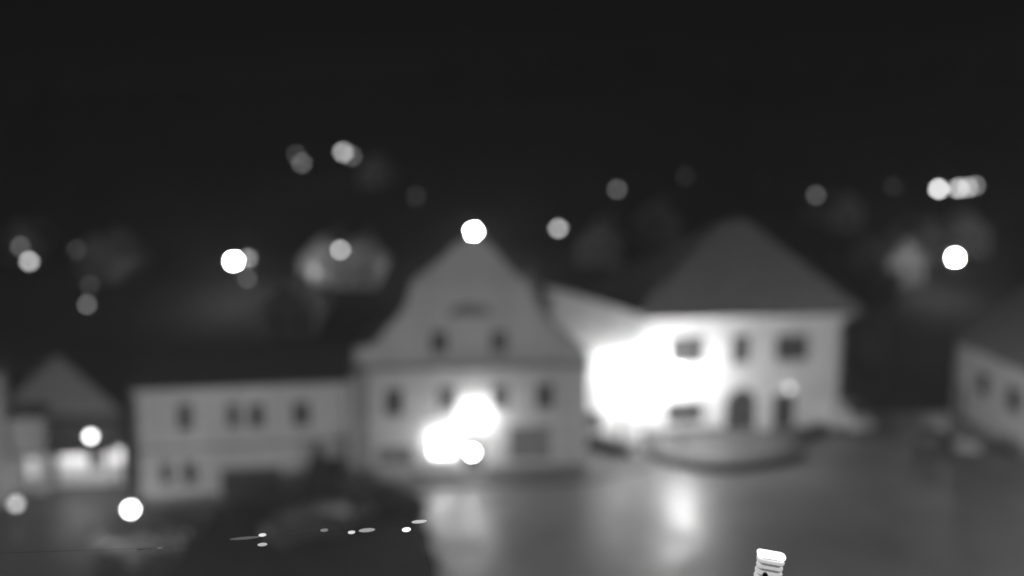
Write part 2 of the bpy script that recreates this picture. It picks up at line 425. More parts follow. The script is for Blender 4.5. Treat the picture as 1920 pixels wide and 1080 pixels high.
# ------------------------------------------------------------------ bright white house with hipped roof
A, B = (9.35, 57.0), (25.05, 60.0)
rz, L = frame_of(A, B); D = 13; H = 8.9
wh = thing('hipped_house', 'brightly lit white two storey house with tall hipped roof and arched doorway', 'house', (A[0], A[1], 0), rz)
wh['wallmat'] = 'plaster_white'
def wr(px, wpx, cy, hp): return (lx(px - wpx / 2, A, rz), lx(px + wpx / 2, A, rz), lz(cy + hp / 2, px, A, rz), lz(cy - hp / 2, px, A, rz))
wins = [wr(1287, 68, 657, 52), wr(1388, 34, 655, 54), wr(1483, 62, 652, 48), wr(1285, 72, 774, 42)]
dA = list(wr(1391, 60, 770, 84)); dA[2] = .12
dB = list(wr(1472, 44, 772, 66)); dB[2] = .12
ops = wins + [tuple(dA), tuple(dB)]
wall([(0, H), (L, H)], 0, ops, t=.4).build('wall', M['plaster_white'], wh)
side_and_back(wh, L, D, H, 'plaster_white')
window(wh, *wins[0], cols=3, rows=1, surround='trim'); window(wh, *wins[1], cols=1, rows=2, surround='trim')
window(wh, *wins[2], cols=3, rows=2, surround='trim'); window(wh, *wins[3], cols=3, rows=1, surround='trim')
door(wh, *dA, arch=True); door(wh, *dB, leaves=1)
s = MB(); s.box(dA[0] - .3, dA[1] + .3, -.9, -.004, 0, .15); s.box(dB[0] - .2, dB[1] + .2, -.7, -.004, 0, .15); s.build('doorstep', M['plinth'], wh)
# cove cornice: profile swept round the front and the right end
prof_c = [(0, H - .75), (-.12, H - .7), (-.2, H - .45), (-.45, H - .2), (-.85, H - .08), (-.85, H + .06), (0, H + .06)]
cv = MB()
for (ya, za), (yb, zb) in zip(prof_c, prof_c[1:]):
    cv.face([(ya, ya, za), (L - ya, ya, za), (L - yb, yb, zb), (yb, yb, zb)])
    cv.face([(L - ya, ya, za), (L - ya, D, za), (L - yb, D, zb), (L - yb, yb, zb)])
    cv.face([(ya, ya, za), (yb, yb, zb), (yb, D, zb), (ya, D, za)])
cv.build('cove_cornice', M['plaster_white'], wh)
e = .95; rx0 = 9.3; rx1 = 11.3; ry = D / 2; rzz = 15.4
a, b, c_, d_ = (-e, -e, H + .08), (L + e, -e, H + .08), (L + e, D + e, H + .08), (-e, D + e, H + .08)
r0, r1 = (rx0, ry, rzz), (rx1, ry, rzz)
for q in ((a, b, r1, r0), (b, c_, r1, r1), (c_, d_, r0, r1), (d_, a, r0, r0)): slope(*q, n=22).build('roof_slope', M['roof'], wh)
for p0, p1 in ((a, r0), (b, r1), (c_, r1), (d_, r0), (r0, r1)):
    t_ = MB(); t_.tube(Vector(p0) + Vector((0, 0, .08)), Vector(p1) + Vector((0, 0, .08)), .11, n=6); t_.build('ridge_tiles', M['roof'], wh)
gutter(wh, -e, L + e, -e - .05, H + .06); pipe(wh, L - .2, .2, H - .8)
c = MB(); c.box(.01, dA[0] - .15, -.06, -.002, 0, .5); c.build('plinth', M['plinth'], wh)

# ------------------------------------------------------------------ house at the right edge
A, B = (36.5, 65.0), (34.8, 53.6)
ca, sa = None, None
rz = math.atan2(B[1] - A[1], B[0] - A[0]); Ln = 20.0; H = 6.0
rh = thing('street_house', 'pale low house with steep roof cut off by the right edge of the picture', 'house', (A[0], A[1], 0), rz)
ops = []
def lxr(px):
    u = (px - 960) / F / .98; d = (math.cos(rz), math.sin(rz)); return (u * A[1] - A[0]) / (d[0] - u * d[1])
for px in (1840, 1900):
    t = lxr(px); ops.append((t - 1.1, t + 1.1, 2.6, 4.3))
ops.append((16, 17.5, 2.6, 4.3)); ops.append((.8, 2.2, .12, 2.4))
wall([(0, H), (Ln, H)], 0, ops, t=.4).build('wall', M['plaster_white'], rh)
for q in ops[:3]: window(rh, *q, surround='trim')
door(rh, *ops[3])
s = MB(); s.box(0, .3, .42, 9, 0, H); s.build('side_wall', M['plaster_white'], rh)
s = MB(); s.box(Ln - .3, Ln, .42, 9, 0, H); s.build('side_wall', M['plaster_white'], rh)
joinmb(slope((-.3, -.4, H + .02), (Ln + .3, -.4, H + .02), (Ln - 2, 4.6, H + 5), (2.5, 4.6, H + 5)), slope((-.3, 9.4, H + .02), (-.3, -.4, H + .02), (2.5, 4.6, H + 5), (2.5, 4.6, H + 5)),
       slope((Ln + .3, 9.4, H + .02), (-.3, 9.4, H + .02), (2.5, 4.6, H + 5), (Ln - 2, 4.6, H + 5))).build('roof', M['roof_mid'], rh)
c = MB(); c.box(-.1, Ln, -.25, -.003, H - .22, H); c.build('cornice', M['trim'], rh); gutter(rh, -.3, Ln + .3, -.42, H)
chimney(rh, 7, 5.2, H + 3, H + 6.2)

# ------------------------------------------------------------------ small house at the left with a pointed gable and a canopy
A = (P(8, 775, 47).x, 46.6); B = (P(218, 775, 47).x, 47.4)
rz, L = frame_of(A, B)
sh = thing('small_shop', 'small dark boarded house with pointed gable over a lit wall, far left', 'shop', (A[0], A[1], 0), rz)
He = lz(776, 110, A, rz); Ha = lz(664, 113, A, rz); xa = lx(113, A, rz)
wn = [(lx(157, A, rz), lx(190, A, rz), .95, 2.05), (lx(75, A, rz), lx(100, A, rz), .12, 2.1)]
wall([(0, 2.9), (L, 2.9)], 0, wn, t=.3).build('wall', M['plaster_white'], sh)
up = [(lx(70, A, rz), lx(98, A, rz), 3.25, 4.2)]
w2 = wall([(0, He), (L, He)], 2.9, up, t=.3); w2.build('upper_wall', M['timber'], sh)
window(sh, *wn[0], surround=None); door(sh, *wn[1], leaves=1); window(sh, *up[0], sill=False)
gb = MB(); N = 12
for i in range(N):
    x0 = -.35 + (L + .7) * i / N; x1 = -.35 + (L + .7) * (i + 1) / N
    def tz(x): return He + (Ha - He) * (1 - abs(x - xa) / ((xa + .35) if x < xa else (L + .35 - xa)))
    g_ = MB(); z0_, z1_ = max(He + .02, tz(x0)), max(He + .02, tz(x1)); yy = -.12 - .02 * (i % 2)
    g_.face([(x0 + .01, yy, He), (x1 - .01, yy, He), (x1 - .01, yy, z1_), (x0 + .01, yy, z0_)])
    g_.face([(x0 + .01, yy, z0_), (x1 - .01, yy, z1_), (x1 - .01, 0, z1_), (x0 + .01, 0, z0_)])
    g_.face([(x0 + .01, yy, He), (x0 + .01, yy, z0_), (x0 + .01, 0, z0_), (x0 + .01, 0, He)])
    g_.face([(x1 - .01, yy, He), (x1 - .01, 0, He), (x1 - .01, 0, z1_), (x1 - .01, yy, z1_)])
    g_.build('gable_board', M['gable_board'], sh)
joinmb(slope((-.5, -.4, He - .1), (-.5, 8, He - .1), (xa, 8, Ha + .12), (xa, -.4, Ha + .12)), slope((L + .5, 8, He - .1), (L + .5, -.4, He - .1), (xa, -.4, Ha + .12), (xa, 8, Ha + .12))).build('roof', M['roof_dark'], sh)
for a_ in (0, L - .25):
    s = MB(); s.box(a_, a_ + .25, .32, 8, 0, He); s.build('side_wall', M['timber'], sh)
cn = MB(); cn.face([(-.2, -1.3, 2.40), (L + .2, -1.3, 2.40), (L + .2, -.02, 2.86), (-.2, -.02, 2.86)]); cn.face([(-.2, -1.3, 2.30), (-.2, -.02, 2.76), (L + .2, -.02, 2.76), (L + .2, -1.3, 2.30)])
cn.face([(-.2, -1.3, 2.30), (L + .2, -1.3, 2.30), (L + .2, -1.3, 2.40), (-.2, -1.3, 2.40)])
cn.build('canopy', M['roof_dark'], sh)
for x in (.1, L - .1):
    s = MB(); s.tube((x, -1.2, 0), (x, -1.2, 2.32), .06); s.build('canopy_post', M['timber'], sh)
# pale house cut by the left edge
A = (-36.0, 41.0); B = (P(-10, 760, 43.5).x, 44.0)
rz, L = frame_of(A, B)
eh = thing('edge_house', 'sliver of pale house cut off by the left edge of the picture', 'house', (A[0], A[1], 0), rz)
H = P(5, 705, 43.5).z
q = [(L - 2.2, L - 1.2, 3.6, 5.0)]
wall([(0, H), (L, H)], 0, q).build('wall', M['plaster_left'], eh); window(eh, *q[0])
s = MB(); s.box(L - .3, L, .36, 2.2, 0, H); s.build('side_wall', M['plaster_left'], eh)
slope((-.3, -.3, H), (L + .1, -.3, H), (L + .1, 2.4, H + 1), (-.3, 2.4, H + 1)).build('roof', M['roof_dark'], eh)
# low outbuilding wall, pale, in front of small shop's left part
A = (P(-60, 900, 45.5).x, 45.3); B = (P(82, 900, 45.5).x, 45.7)
rz, L = frame_of(A, B)
ob = thing('annex', 'low pale annex with a dark window between left picture edge and pointed gable house', 'building', (A[0], A[1], 0), rz)
H = P(40, 783, 45.5).z
q = [(lx(-12, A, rz), lx(16, A, rz), lz(855, 5, A, rz), lz(815, 5, A, rz))]
wall([(0, H), (L, H)], 0, q + [(lx(38, A, rz), lx(60, A, rz), .9, 2.2)]).build('wall', M['plaster_left'], ob)
window(ob, *q[0]); 
M['lit_dim'] = emit('dim_lit_window', 0.75)
window(ob, lx(38, A, rz), lx(60, A, rz), .9, 2.2, glass='lit_dim')['label'] = 'dimly lit window'
slope((-.3, -.3, H), (L + .15, -.3, H), (L + .15, 1.2, H + .5), (-.3, 1.2, H + .5), n=5).build('roof', M['roof_dark'], ob)

# ------------------------------------------------------------------ vegetation
def leafcloud(mb, fn, n, s):
    for _ in range(n):
        p = fn()
        a = random.random() * 6.28; t = random.uniform(-1, 1)
        u = Vector((math.cos(a), math.sin(a), t * .6)).normalized() * s * random.uniform(.6, 1.3)
        v = u.cross(Vector((random.uniform(-1, 1), random.uniform(-1, 1), random.uniform(-1, 1)))).normalized() * s * random.uniform(.3, .6)
        mb.face([p - u, p + v, p + u, p - v])
def spruce(loc, h, r, label, seed, group=None, n=2600, base=.6):
    random.seed(seed)
    t = thing('spruce_tree', label, 'tree', loc, random.random() * 6, group)
    k = MB(); k.tube((0, 0, -.3), (0, 0, h * .95), .03 * h, .01, 8); k.build('trunk', M['bark'], t)
    mb = MB(); tiers = int(h * 1.6)
    def fn():
        q = random.random() ** 1.4; z = base + q * (h - base)
        tier = (q * tiers) % 1; rr = r * (1 - q) * (1.0 - .35 * tier) * (.25 + .75 * random.random() ** .5)
        a = random.random() * 6.28; rr *= 1 + .15 * math.sin(a * 5 + z)
        return Vector((rr * math.cos(a), rr * math.sin(a), z - rr * .25))
    leafcloud(mb, fn, n, .05 * h ** .5 + .07)
    mb.build('crown', M['leaf'], t); return t
def bare_tree(loc, h, label, seed, group=None, cat='tree'):
    random.seed(seed)
    t = thing('bare_tree', label, cat, loc, 0, group)
    k = MB(); k.tube((0, 0, -.4), (0, 0, h * .4), .03 * h, .02 * h, 8, False); k.build('trunk', M['bark'], t)
    cr = MB()
    def grow(p, d, l, r, dep):
        q = p + d * l; cr.tube(p, q, r, r * .6, 5 if dep > 1 else 3, False)
        if dep == 0: return
        for _ in range(3 if dep > 2 else 4):
            nd = (d + Vector((random.uniform(-.8, .8), random.uniform(-.8, .8), random.uniform(-.2, .5)))).normalized()
            grow(p.lerp(q, random.uniform(.6, 1)), nd, l * random.uniform(.6, .8), r * .6, dep - 1)
    for _ in range(4):
        grow(Vector((0, 0, h * random.uniform(.28, .4))), Vector((random.uniform(-.6, .6), random.uniform(-.6, .6), 1)).normalized(), h * .22, .012 * h, 4)
    cr.build('crown', M['bark'], t); return t
def bush(loc, r, h, label, seed, group=None):
    random.seed(seed)
    t = thing('round_bush', label, 'bush', loc, 0, group)
    k = MB(); 
    for i in range(5):
        a = i * 1.25; k.tube((0, 0, -.1), (r * .5 * math.cos(a), r * .5 * math.sin(a), h * .6), .035, .01, 5)
    k.build('stem', M['bark'], t)
    mb = MB()
    def fn():
        d = Vector((random.gauss(0, 1), random.gauss(0, 1), random.gauss(0, 1))).normalized() * random.random() ** .35
        return Vector((d.x * r * (1 + .15 * math.sin(d.z * 7)), d.y * r, h * .52 + d.z * h * .5))
    leafcloud(mb, fn, 1500, .11); mb.build('crown', M['leaf'], t); return t
p = G(600, 960); spruce(p, 4.0, 1.9, 'dark cone shaped spruce standing before the ground floor of the low house', 3, n=6000, base=.1)
for i, (px, py, r, hh, lab) in enumerate(((668, 962, 1.7, 2.2, 'dark bush just right of the cone shaped spruce'), (535, 966, 1.8, 2.3, 'dark bush just left of the cone shaped spruce'),
                                ((725), 958, 1.3, 1.5, 'wide low bush below the left shop window of the gabled house'), (775, 962, .8, .9, 'smallest dark bush at the right end of the lawn'), (450, 975, 1.1, 1.0, 'dark bush below the gateway of the low house'))):
    bush(G(px, py), r, hh, lab, 20 + i, 'dark bushes along the lawn edge')
for i, (px, py, r, hh, lab) in enumerate(((1852, 790, 1.5, 2.4, 'dark bush under the left window of the right edge house'), (1903, 808, 1.7, 2.8, 'taller dark bush under the right window of the right edge house'))):
    bush(G(px, py), r, hh, lab, 30 + i, 'dark bushes before the right edge house')
# curved hedges
def hedge(pts_px, wd, ht, label, seed):
    random.seed(seed)
    pts = [G(p[0], p[1] - 7) for p in pts_px]; t = thing('clipped_hedge', label, 'hedge', pts[0])
    core = MB(); mb = MB(); o = pts[0]
    segs = list(zip(pts, pts[1:]))
    for a, b in segs:
        d = (b - a); n = d.normalized().cross(Vector((0, 0, 1))) * wd * .42; q = [a - n, b - n, b + n, a + n]
        q = [v - o for v in q]
        core.face([(v.x, v.y, ht * .9) for v in q])
        for k in range(4): core.face([(q[k].x, q[k].y, 0), (q[(k+1)%4].x, q[(k+1)%4].y, 0), (q[(k+1)%4].x, q[(k+1)%4].y, ht * .9), (q[k].x, q[k].y, ht * .9)])
        def fn():
            return a.lerp(b, random.random()) - o + n * 1.2 * random.uniform(-1, 1) + Vector((0, 0, random.uniform(.03, ht)))
        leafcloud(mb, fn, int(260 * d.length), .06)
    core.build('hedge_core', M['leaf'], t); f = mb.build('foliage', M['leaf'], t); f['kind'] = 'stuff'
hedge([(1212, 852), (1232, 866), (1265, 878), (1310, 886), (1360, 888), (1410, 884), (1455, 876), (1500, 862)], .8, .5, 'curved clipped hedge round the terrace of the white house', 5)
hedge([(1085, 838), (1112, 846), (1145, 856), (1180, 866)], .9, 1.0, 'short straight hedge before the corner house', 6)
hedge([(1490, 838), (1520, 826), (1545, 816)], .7, .7, 'short hedge beside the white van', 8)
# trees in the side street and round the square
spruce((27.8, 74, 0), 13.5, 3.4, 'tall dark spruce closest to the white house in the side street', 11, 'dark trees in the side street')
spruce((32.5, 80, 0), 13, 3.6, 'dark spruce behind the right edge house, furthest right of the side street', 12, 'dark trees in the side street')
bare_tree((30.0, 70, 0), 11, 'leafless tree in the dark gap between the white house and right edge house', 13, 'dark trees in the side street')
s_ = thing('unlit_house', 'unlit dark house closing the side street right of the white house', 'house', (26.5, 82, 0), .1)
w_ = [(2, 3, 3.6, 5), (6, 7, 3.6, 5), (9.5, 10.5, 3.6, 5)]
wall([(0, 6), (13, 6)], 0, w_).build('wall', M['gable_board'], s_)
for q in w_: window(s_, *q)
for a_ in (0, 12.7):
    s = MB(); s.box(a_, a_ + .3, .36, 8, 0, 6); s.build('side_wall', M['gable_board'], s_)
joinmb(slope((-.4, -.4, 6), (13.4, -.4, 6), (11, 4, 10.5), (2, 4, 10.5)), slope((-.4, 8.4, 6), (-.4, -.4, 6), (2, 4, 10.5), (2, 4, 10.5)), slope((13.4, -.4, 6), (13.4, 8.4, 6), (11, 4, 10.5), (11, 4, 10.5))).build('roof', M['roof_dark'], s_)

# ------------------------------------------------------------------ cars
def make_car(label, paint, loc, rz, van=False, group='parked cars'):
    t = thing('parked_van' if van else 'parked_car', label, 'van' if van else 'car', loc, rz, None if van else group)
    if van: sec = [(-2.4, .35, .95), (-2.4, 1.9, .88), (-2.2, 2.05, .85), (1.2, 2.05, .85), (1.9, 1.25, .9), (2.4, 1.05, .88), (2.5, .4, .9)]
    else: sec = [(-2.1, .35, .8), (-2.12, .8, .82), (-2.0, .98, .8), (-1.7, 1.05, .76), (-1.15, 1.40, .62), (.3, 1.43, .62), (1.0, 1.02, .76), (1.9, .85, .8), (2.12, .65, .8), (2.1, .35, .8)]
    mb = MB(); n = len(sec)
    L_ = [(x, w_, z) for x, z, w_ in sec]; R_ = [(x, -w_, z) for x, z, w_ in sec]
    for i in range(n): 
        j = (i + 1) % n; mb.face([L_[i], L_[j], R_[j], R_[i]])
    for side, sg in ((L_, 1), (R_, -1)):
        c0 = (0, sg * .86, .55)
        for i in range(n):
            j = (i + 1) % n; mb.face([side[i], side[j], c0])
    body = mb.build('body', paint, t)
    gm = MB()
    if van:
        gm.face([(1.24, -.78, 2.0), (1.86, -.8, 1.32), (1.86, .8, 1.32), (1.24, .78, 2.0)])
        gm.v = [(x + .02, y, z + .02) for x, y, z in gm.v]
    else:
        for nm_, f in zip(('windscreen', 'rear_window'), ([(.34, -.56, 1.41), (.96, -.68, 1.06), (.96, .68, 1.06), (.34, .56, 1.41)], [(-1.19, -.56, 1.39), (-1.19, .56, 1.39), (-1.66, .68, 1.08), (-1.66, -.68, 1.08)])):
            gm = MB(); gm.face([(x, y, z + .02) for x, y, z in f]); gm.build(nm_, M['glass'], t)
    if van: gm.build('windscreen', M['glass'], t)
    for sg in (-1, 1):
        s = MB()
        if van: s.face([(.3, sg * .895, 1.35), (1.1, sg * .895, 1.35), (1.1, sg * .872, 1.85), (.3, sg * .872, 1.85)])
        else:
            s.box(-1.25, .55, sg * .66 - .03, sg * .66 + .03, 1.08, 1.32)
        s.build('side_window', M['glass'], t)
    for x in (-1.35, 1.35):
        for sg in (-1, 1):
            wq = MB(); wq.tube((0, -.1, 0), (0, .1, 0), .32, n=16); wo = wq.build('wheel', M['rubber'], t, (x, sg * .8, .32))
            rq = MB(); rq.tube((0, -.11, 0), (0, .11, 0), .19, n=10); rq.build('rim', M['metal'], wo)
    for sg in (-1, 1):
        x = 2.49 if van else 2.09
        q = MB(); q.box(x - .04, x + .04, sg * .62 - .14, sg * .62 + .14, .66, .8); q.build('headlight', M['white_metal'], t)
        q = MB(); x = -2.38 if van else -2.1; q.box(x - .04, x + .02, sg * .66 - .1, sg * .66 + .1, .72, .9); q.build('tail_light', M['metal'], t)
    return t
p = G(1572, 800); make_car('white van parked slantwise off the right corner of the white house', M['car_white'], p, math.radians(-62), True)
p = G(575, 1012, .1); make_car('dark parked car among the dark lawn bushes, the nearer of two', M['car_dark'], p, math.radians(35))
p = G(620, 985, .1); make_car('dark parked car by the dark spruce, the farther of two', M['car_dark'], p, math.radians(25))
p = G(262, 1040); make_car('pale parked car at the bottom left below the low lamp', M['car_mid'], p, math.radians(10))
p = G(1742, 832); make_car('grey parked car at the right, left one of a pair before the street house', M['car_mid'], p, math.radians(60))
p = G(1803, 840); make_car('grey parked car at the right, right one of a pair before the street house', M['car_grey'], p, math.radians(70))

# ------------------------------------------------------------------ lamps
def globe(mb, c, r): mb.ball(c, r, 12, 8)
def post_lamp(loc, z, r, strength, label, group=None, name='street_lamp', cat='street lamp', cap=True):
    t = thing(name, label, cat, loc, 0, group); hgt = z - loc[2]
    k = MB(); k.tube((0, 0, -.2), (0, 0, hgt * .3), .085, .06); k.tube((0, 0, hgt * .3 + .002), (0, 0, hgt - r * .8), .055, .04); k.build('pole', M['metal'], t)
    k = MB(); k.lathe([(.16, 0), (.16, .25), (.09, .4)], 10); k.build('base', M['metal'], t)
    g_ = MB(); globe(g_, (0, 0, hgt), r); g_.build('lamp_globe', emit('lamp_glow', strength), t, smooth=True)
    if cap:
        k = MB(); k.lathe([(r * 1.15, r * .82), (r * .8, r * 1.12), (.02, r * 1.3)], 12, (0, 0, hgt)); k.build('lamp_cap', M['metal'], t)
    return t
def wall_lamp(px, py, Y, r, strength, wall_dy, label, group=None, cap=True, z=None):
    c = P(px, py, Y)
    if z: c.z = z
    t = thing('wall_lamp', label, 'lamp', (c.x, c.y + wall_dy, c.z), 0, group)
    k = MB(); k.tube((0, 0, .1), (0, -wall_dy, .1 + r * 1.3), .025, n=6); k.build('bracket', M['metal'], t)
    k = MB(); k.tube((0, 0, .1), (0, -.05, .1), .1); k.build('wall_plate', M['metal'], t)
    g_ = MB(); globe(g_, (0, -wall_dy, 0), r); g_.build('lamp_globe', emit('lamp_glow', strength), t, smooth=True)
    if cap: k = MB(); k.lathe([(r * .5, r * .88), (r * .4, r * 1.1), (.02, r * 1.2)], 10, (0, -wall_dy, 0)); k.build('lamp_cap', M['metal'], t)
    return t
# lamps of the square that light the houses
wall_lamp(892, 783, 47.7, .38, 72, .95, 'large white glowing wall lamp above the door of the curved gable house')
wall_lamp(826, 828, 48.0, .26, 80, .6, 'small glowing lamp over the lit shop window, left of the large wall lamp')
wall_lamp(885, 848, 48.15, .2, 60, .38, 'lowest small glowing lamp beside the door, right under the large wall lamp')
p = P(1163, 690, 53.9); post_lamp((p.x, p.y, 0), p.z, .27, 120, 'dazzling post lamp before the corner house, left of the white house')
p = P(1166, 765, 54.1); post_lamp((p.x, p.y, 0), p.z, .22, 80, 'shorter bright post lamp beside the dazzling one before the corner house')
p = P(1280, 700, 54.6); post_lamp((p.x, p.y, 0), p.z, .25, 1020, 'bright post lamp standing close before the left half of the white house')
wall_lamp(1480, 727, 58.4, .2, 2.6, .55, 'faint round lamp over the narrow right door of the white house')
wall_lamp(170, 818, 45.9, .18, 12, .6, 'bright lamp on the dark boarded wall under the pointed gable')
wall_lamp(212, 858, 46.7, .09, 260, .5, 'small lamp under the canopy at the right end of the pointed gable house', z=2.32, cap=False)
wall_lamp(130, 858, 46.4, .09, 240, .55, 'small lamp under the canopy, left of the dark window', z=2.32, cap=False)
wall_lamp(172, 858, 46.55, .09, 110, .5, 'small added lamp under the canopy, evening the light round the dark window', z=2.32, cap=False)  # unseen extra lamp, added to even out the lit wall band
p = P(245, 955, 41); post_lamp((p.x, p.y, 0), p.z, .2, 26, 'low bright bollard lamp before the left corner of the low two storey house', 'low bollard lamps', 'bollard_lamp', 'bollard lamp', False)
p = P(30, 945, 42); post_lamp((p.x, p.y, 0), p.z, .2, 2.4, 'low dim bollard lamp near the left edge of the picture', 'low bollard lamps', 'bollard_lamp', 'bollard lamp', False)
# lamps of the near side of the square, standing nearer than the frame shows
for x, y, z, s, lab in ((-17, 17, 7.2, 1800, 'tall lamp on the near side of the square, left one, below the frame'), (5, 15, 7.2, 1250, 'tall lamp on the near side of the square, middle one, below the frame'),
                        (34, 30, 7.2, 1600, 'tall lamp on the near side of the square, right one, outside the frame')):
    post_lamp((x, y, 0), z, .3, s, lab, 'tall lamps on the near side of the square')

# hillside lamps: (px, py, radius, strength, ray height above the slope)
hl = [(888, 434, .42, 320.00, 'saturated white lamp right above the tip of the curved gable'), (438, 489, .42, 300.00, 'saturated white lamp over the roof of the low two storey house'),
      (1791, 483, .42, 300.00, 'saturated white lamp over the house at the right edge'), (1047, 428, .40, 7.01, 'medium bright lamp right of the gable tip, alone in the dark'),
      (1760, 354, .42, 14.16, 'brighter lamp of the pair high up at the right'), (1797, 353, .40, 8.76, 'middle lamp of the high cluster at the right'), (1815, 351, .36, 6.31, 'rightmost lamp of the high cluster at the right'),
      (643, 285, .42, 6.31, 'highest lamp on the hillside, over the left half'), (566, 306, .4, 1.75, 'dim lamp just left of the highest hillside lamp'),
      (638, 468, .38, 7.48, 'medium lamp over a faint lit yard above the low house'), (55, 490, .38, 7.48, 'medium lamp at the far left edge of the hillside'),
      (143, 467, .36, 0.46, 'faint lamp right of the far left lamp'), (163, 571, .3, 2.34, 'faint low lamp above the pointed gable'), (1157, 355, .4, 1.40, 'faint lamp high above the corner house'),
      (1530, 366, .4, 1.14, 'faint lamp high above the right slope of the hipped roof'), (912, 467, .3, 3.43, 'faint lamp right below the saturated one at the gable tip'),
      (465, 484, .36, 3.04, 'dimmer lamp touching the saturated one on its right, left half'), (463, 522, .34, 1.20, 'very faint lamp below the saturated lamp, left half'),
      (780, 367, .4, 0.25, 'barely visible lamp up the slope left of the curved gable'), (1285, 330, .4, 0.16, 'barely visible lamp high above the white house'), (1675, 350, .4, 0.20, 'barely visible lamp left of the high cluster at right'),
      (660, 293, .34, 1.9, 'added dim lamp smearing the highest hillside lamp on its lower right'), (556, 290, .34, .9, 'added very faint lamp smearing the dim one beside the highest lamp, up left'),  # extra lamps, added to make neighbouring light discs irregular
      (38, 462, .4, 1.3, 'added faint lamp widening the glow up left of the far left medium lamp'), (1829, 348, .36, 3.2, 'added faint lamp widening the high cluster on its right'),  # first two entries here are added smears as well
      (168, 535, .3, 0.57, 'barely visible lamp above the faint low one at left')]
def on_hill(px, py, above):
    lo = 90.0
    Y = lo
    while Y < 420:
        q = P(px, py, Y)
        if q.z - hillz(q.x, q.y) < above: return q
        Y += .5
    return P(px, py, 300)
for px, py, r, s, lab in hl:
    q = on_hill(px, py, 6.5); r *= max(.8, q.y / 130)
    post_lamp((q.x, q.y, hillz(q.x, q.y)), q.z, r, s, lab, 'lamps on the dark hillside')

# hillside houses
def hill_house(px, py, wpx, label, seed, lit=0, m='plaster_left'):
    random.seed(seed); q = on_hill(px, py, 2.2)
    z = hillz(q.x, q.y) - .3; W_ = max(6, wpx / F * q.y); rzz_ = random.uniform(-.3, .3)
    t = thing('hillside_house', label, 'house', (q.x, q.y, z), rzz_, 'houses scattered on the hillside')
    ws = [(-W_ * .3, -W_ * .3 + 1.1, 1.3, 2.7), (W_ * .15, W_ * .15 + 1.1, 1.3, 2.7)]
    wall([(-W_/2, 3.6), (0, 6.6), (W_/2, 3.6)], 0, ws).build('wall', M[m], t)
    for k, x in enumerate(ws): window(t, *x, sill=False, glass='lit_dim' if (lit and k == 0) else 'glass')
    for q_ in ((-W_/2, -W_/2 + .3, .36, 8), (W_/2 - .3, W_/2, .36, 8), (-W_/2 + .3, W_/2 - .3, 7.7, 8)):
        s = MB(); s.box(*q_, 0, 3.6); s.build('side_wall', M[m], t)
    joinmb(slope((-W_/2 - .4, -.4, 3.4), (-W_/2 - .4, 8.4, 3.4), (0, 8.4, 6.75), (0, -.4, 6.75), 8), slope((W_/2 + .4, 8.4, 3.4), (W_/2 + .4, -.4, 3.4), (0, -.4, 6.75), (0, 8.4, 6.75), 8)).build('roof', M['roof'], t)
    chimney(t, 1.2, 4, 5, 7.6, .6, .6)
hh = [(605, 505, 60, 'house wall faintly lit left below the medium lamp, left half', 1, 'plaster_white'), (662, 508, 55, 'house wall faintly lit right below the medium lamp, left half', 0, 'plaster_white'),
      (35, 468, 70, 'dim house beside the lamp at the far left edge', 0, 'plaster_white'), (1815, 448, 70, 'dim pale house above the saturated lamp at the right', 0, 'plaster_white'), (1745, 462, 50, 'dim house left above the saturated lamp at the right', 0, 'gable_board'),
      (1640, 545, 70, 'dim house seen past the right slope of the hipped roof', 0, 'gable_board'), (1700, 505, 50, 'dim house up the lane behind the side street trees', 0, 'gable_board'),
      (180, 500, 50, 'dim house above the pointed gable', 0, 'plaster_left'), (540, 600, 60, 'dim house over the right end of the low house', 0, 'plaster_left'),
      (1120, 470, 50, 'dim house on the slope above the corner house', 0, 'gable_board'), (1240, 430, 45, 'dim house on the slope above the white house', 0, 'gable_board'),
      (700, 330, 36, 'small dim house right of the highest lamp', 0, 'plaster_left'), (1590, 405, 50, 'dim house right of the faint lamp above the hipped roof', 0, 'plaster_left')]
for i, (a, b, c0, l_, lit, m_) in enumerate(hh): hill_house(a, b, c0, l_, 40 + i, lit, m_)
# far wood on the hill: nothing in the dark tells one tree from the next
random.seed(99); wood = MB(); nt_ = 0
lampx = [on_hill(a, b, 6.5) for a, b, *_ in hl]
while nt_ < 520:
    Y = random.uniform(96, 400); x = random.uniform(-.75, .75) * Y; z = hillz(x, Y); hh_ = random.uniform(6, 13)
    if any(abs(x / Y - q.x / q.y) < 7 / q.y and Y < q.y + 3 and z + hh_ > q.z - 22 for q in lampx): continue
    nt_ += 1; rr_ = hh_ * .26
    wood.tube((x, Y, z - .4), (x, Y, z + hh_ * .4), .16, .1, 5, False)
    for _ in range(110):
        t_ = random.random() ** 1.3; a = random.random() * 6.28; ra = rr_ * (1 - t_) * random.random() ** .5
        p = Vector((x + ra * math.cos(a), Y + ra * math.sin(a), z + 1 + t_ * (hh_ - 1))); e_ = random.uniform(.3, .7)
        u = Vector((math.cos(a), math.sin(a), -.4)) * e_; v = Vector((-math.sin(a), math.cos(a), random.uniform(-.5, .5))) * e_ * .6
        wood.face([p - u, p + v, p + u, p - v])
wo_ = wood.build('hillside_wood', M['leaf']); wo_['kind'] = 'stuff'; wo_['label'] = 'dark wood covering the hillside behind the houses'; wo_['category'] = 'wood'

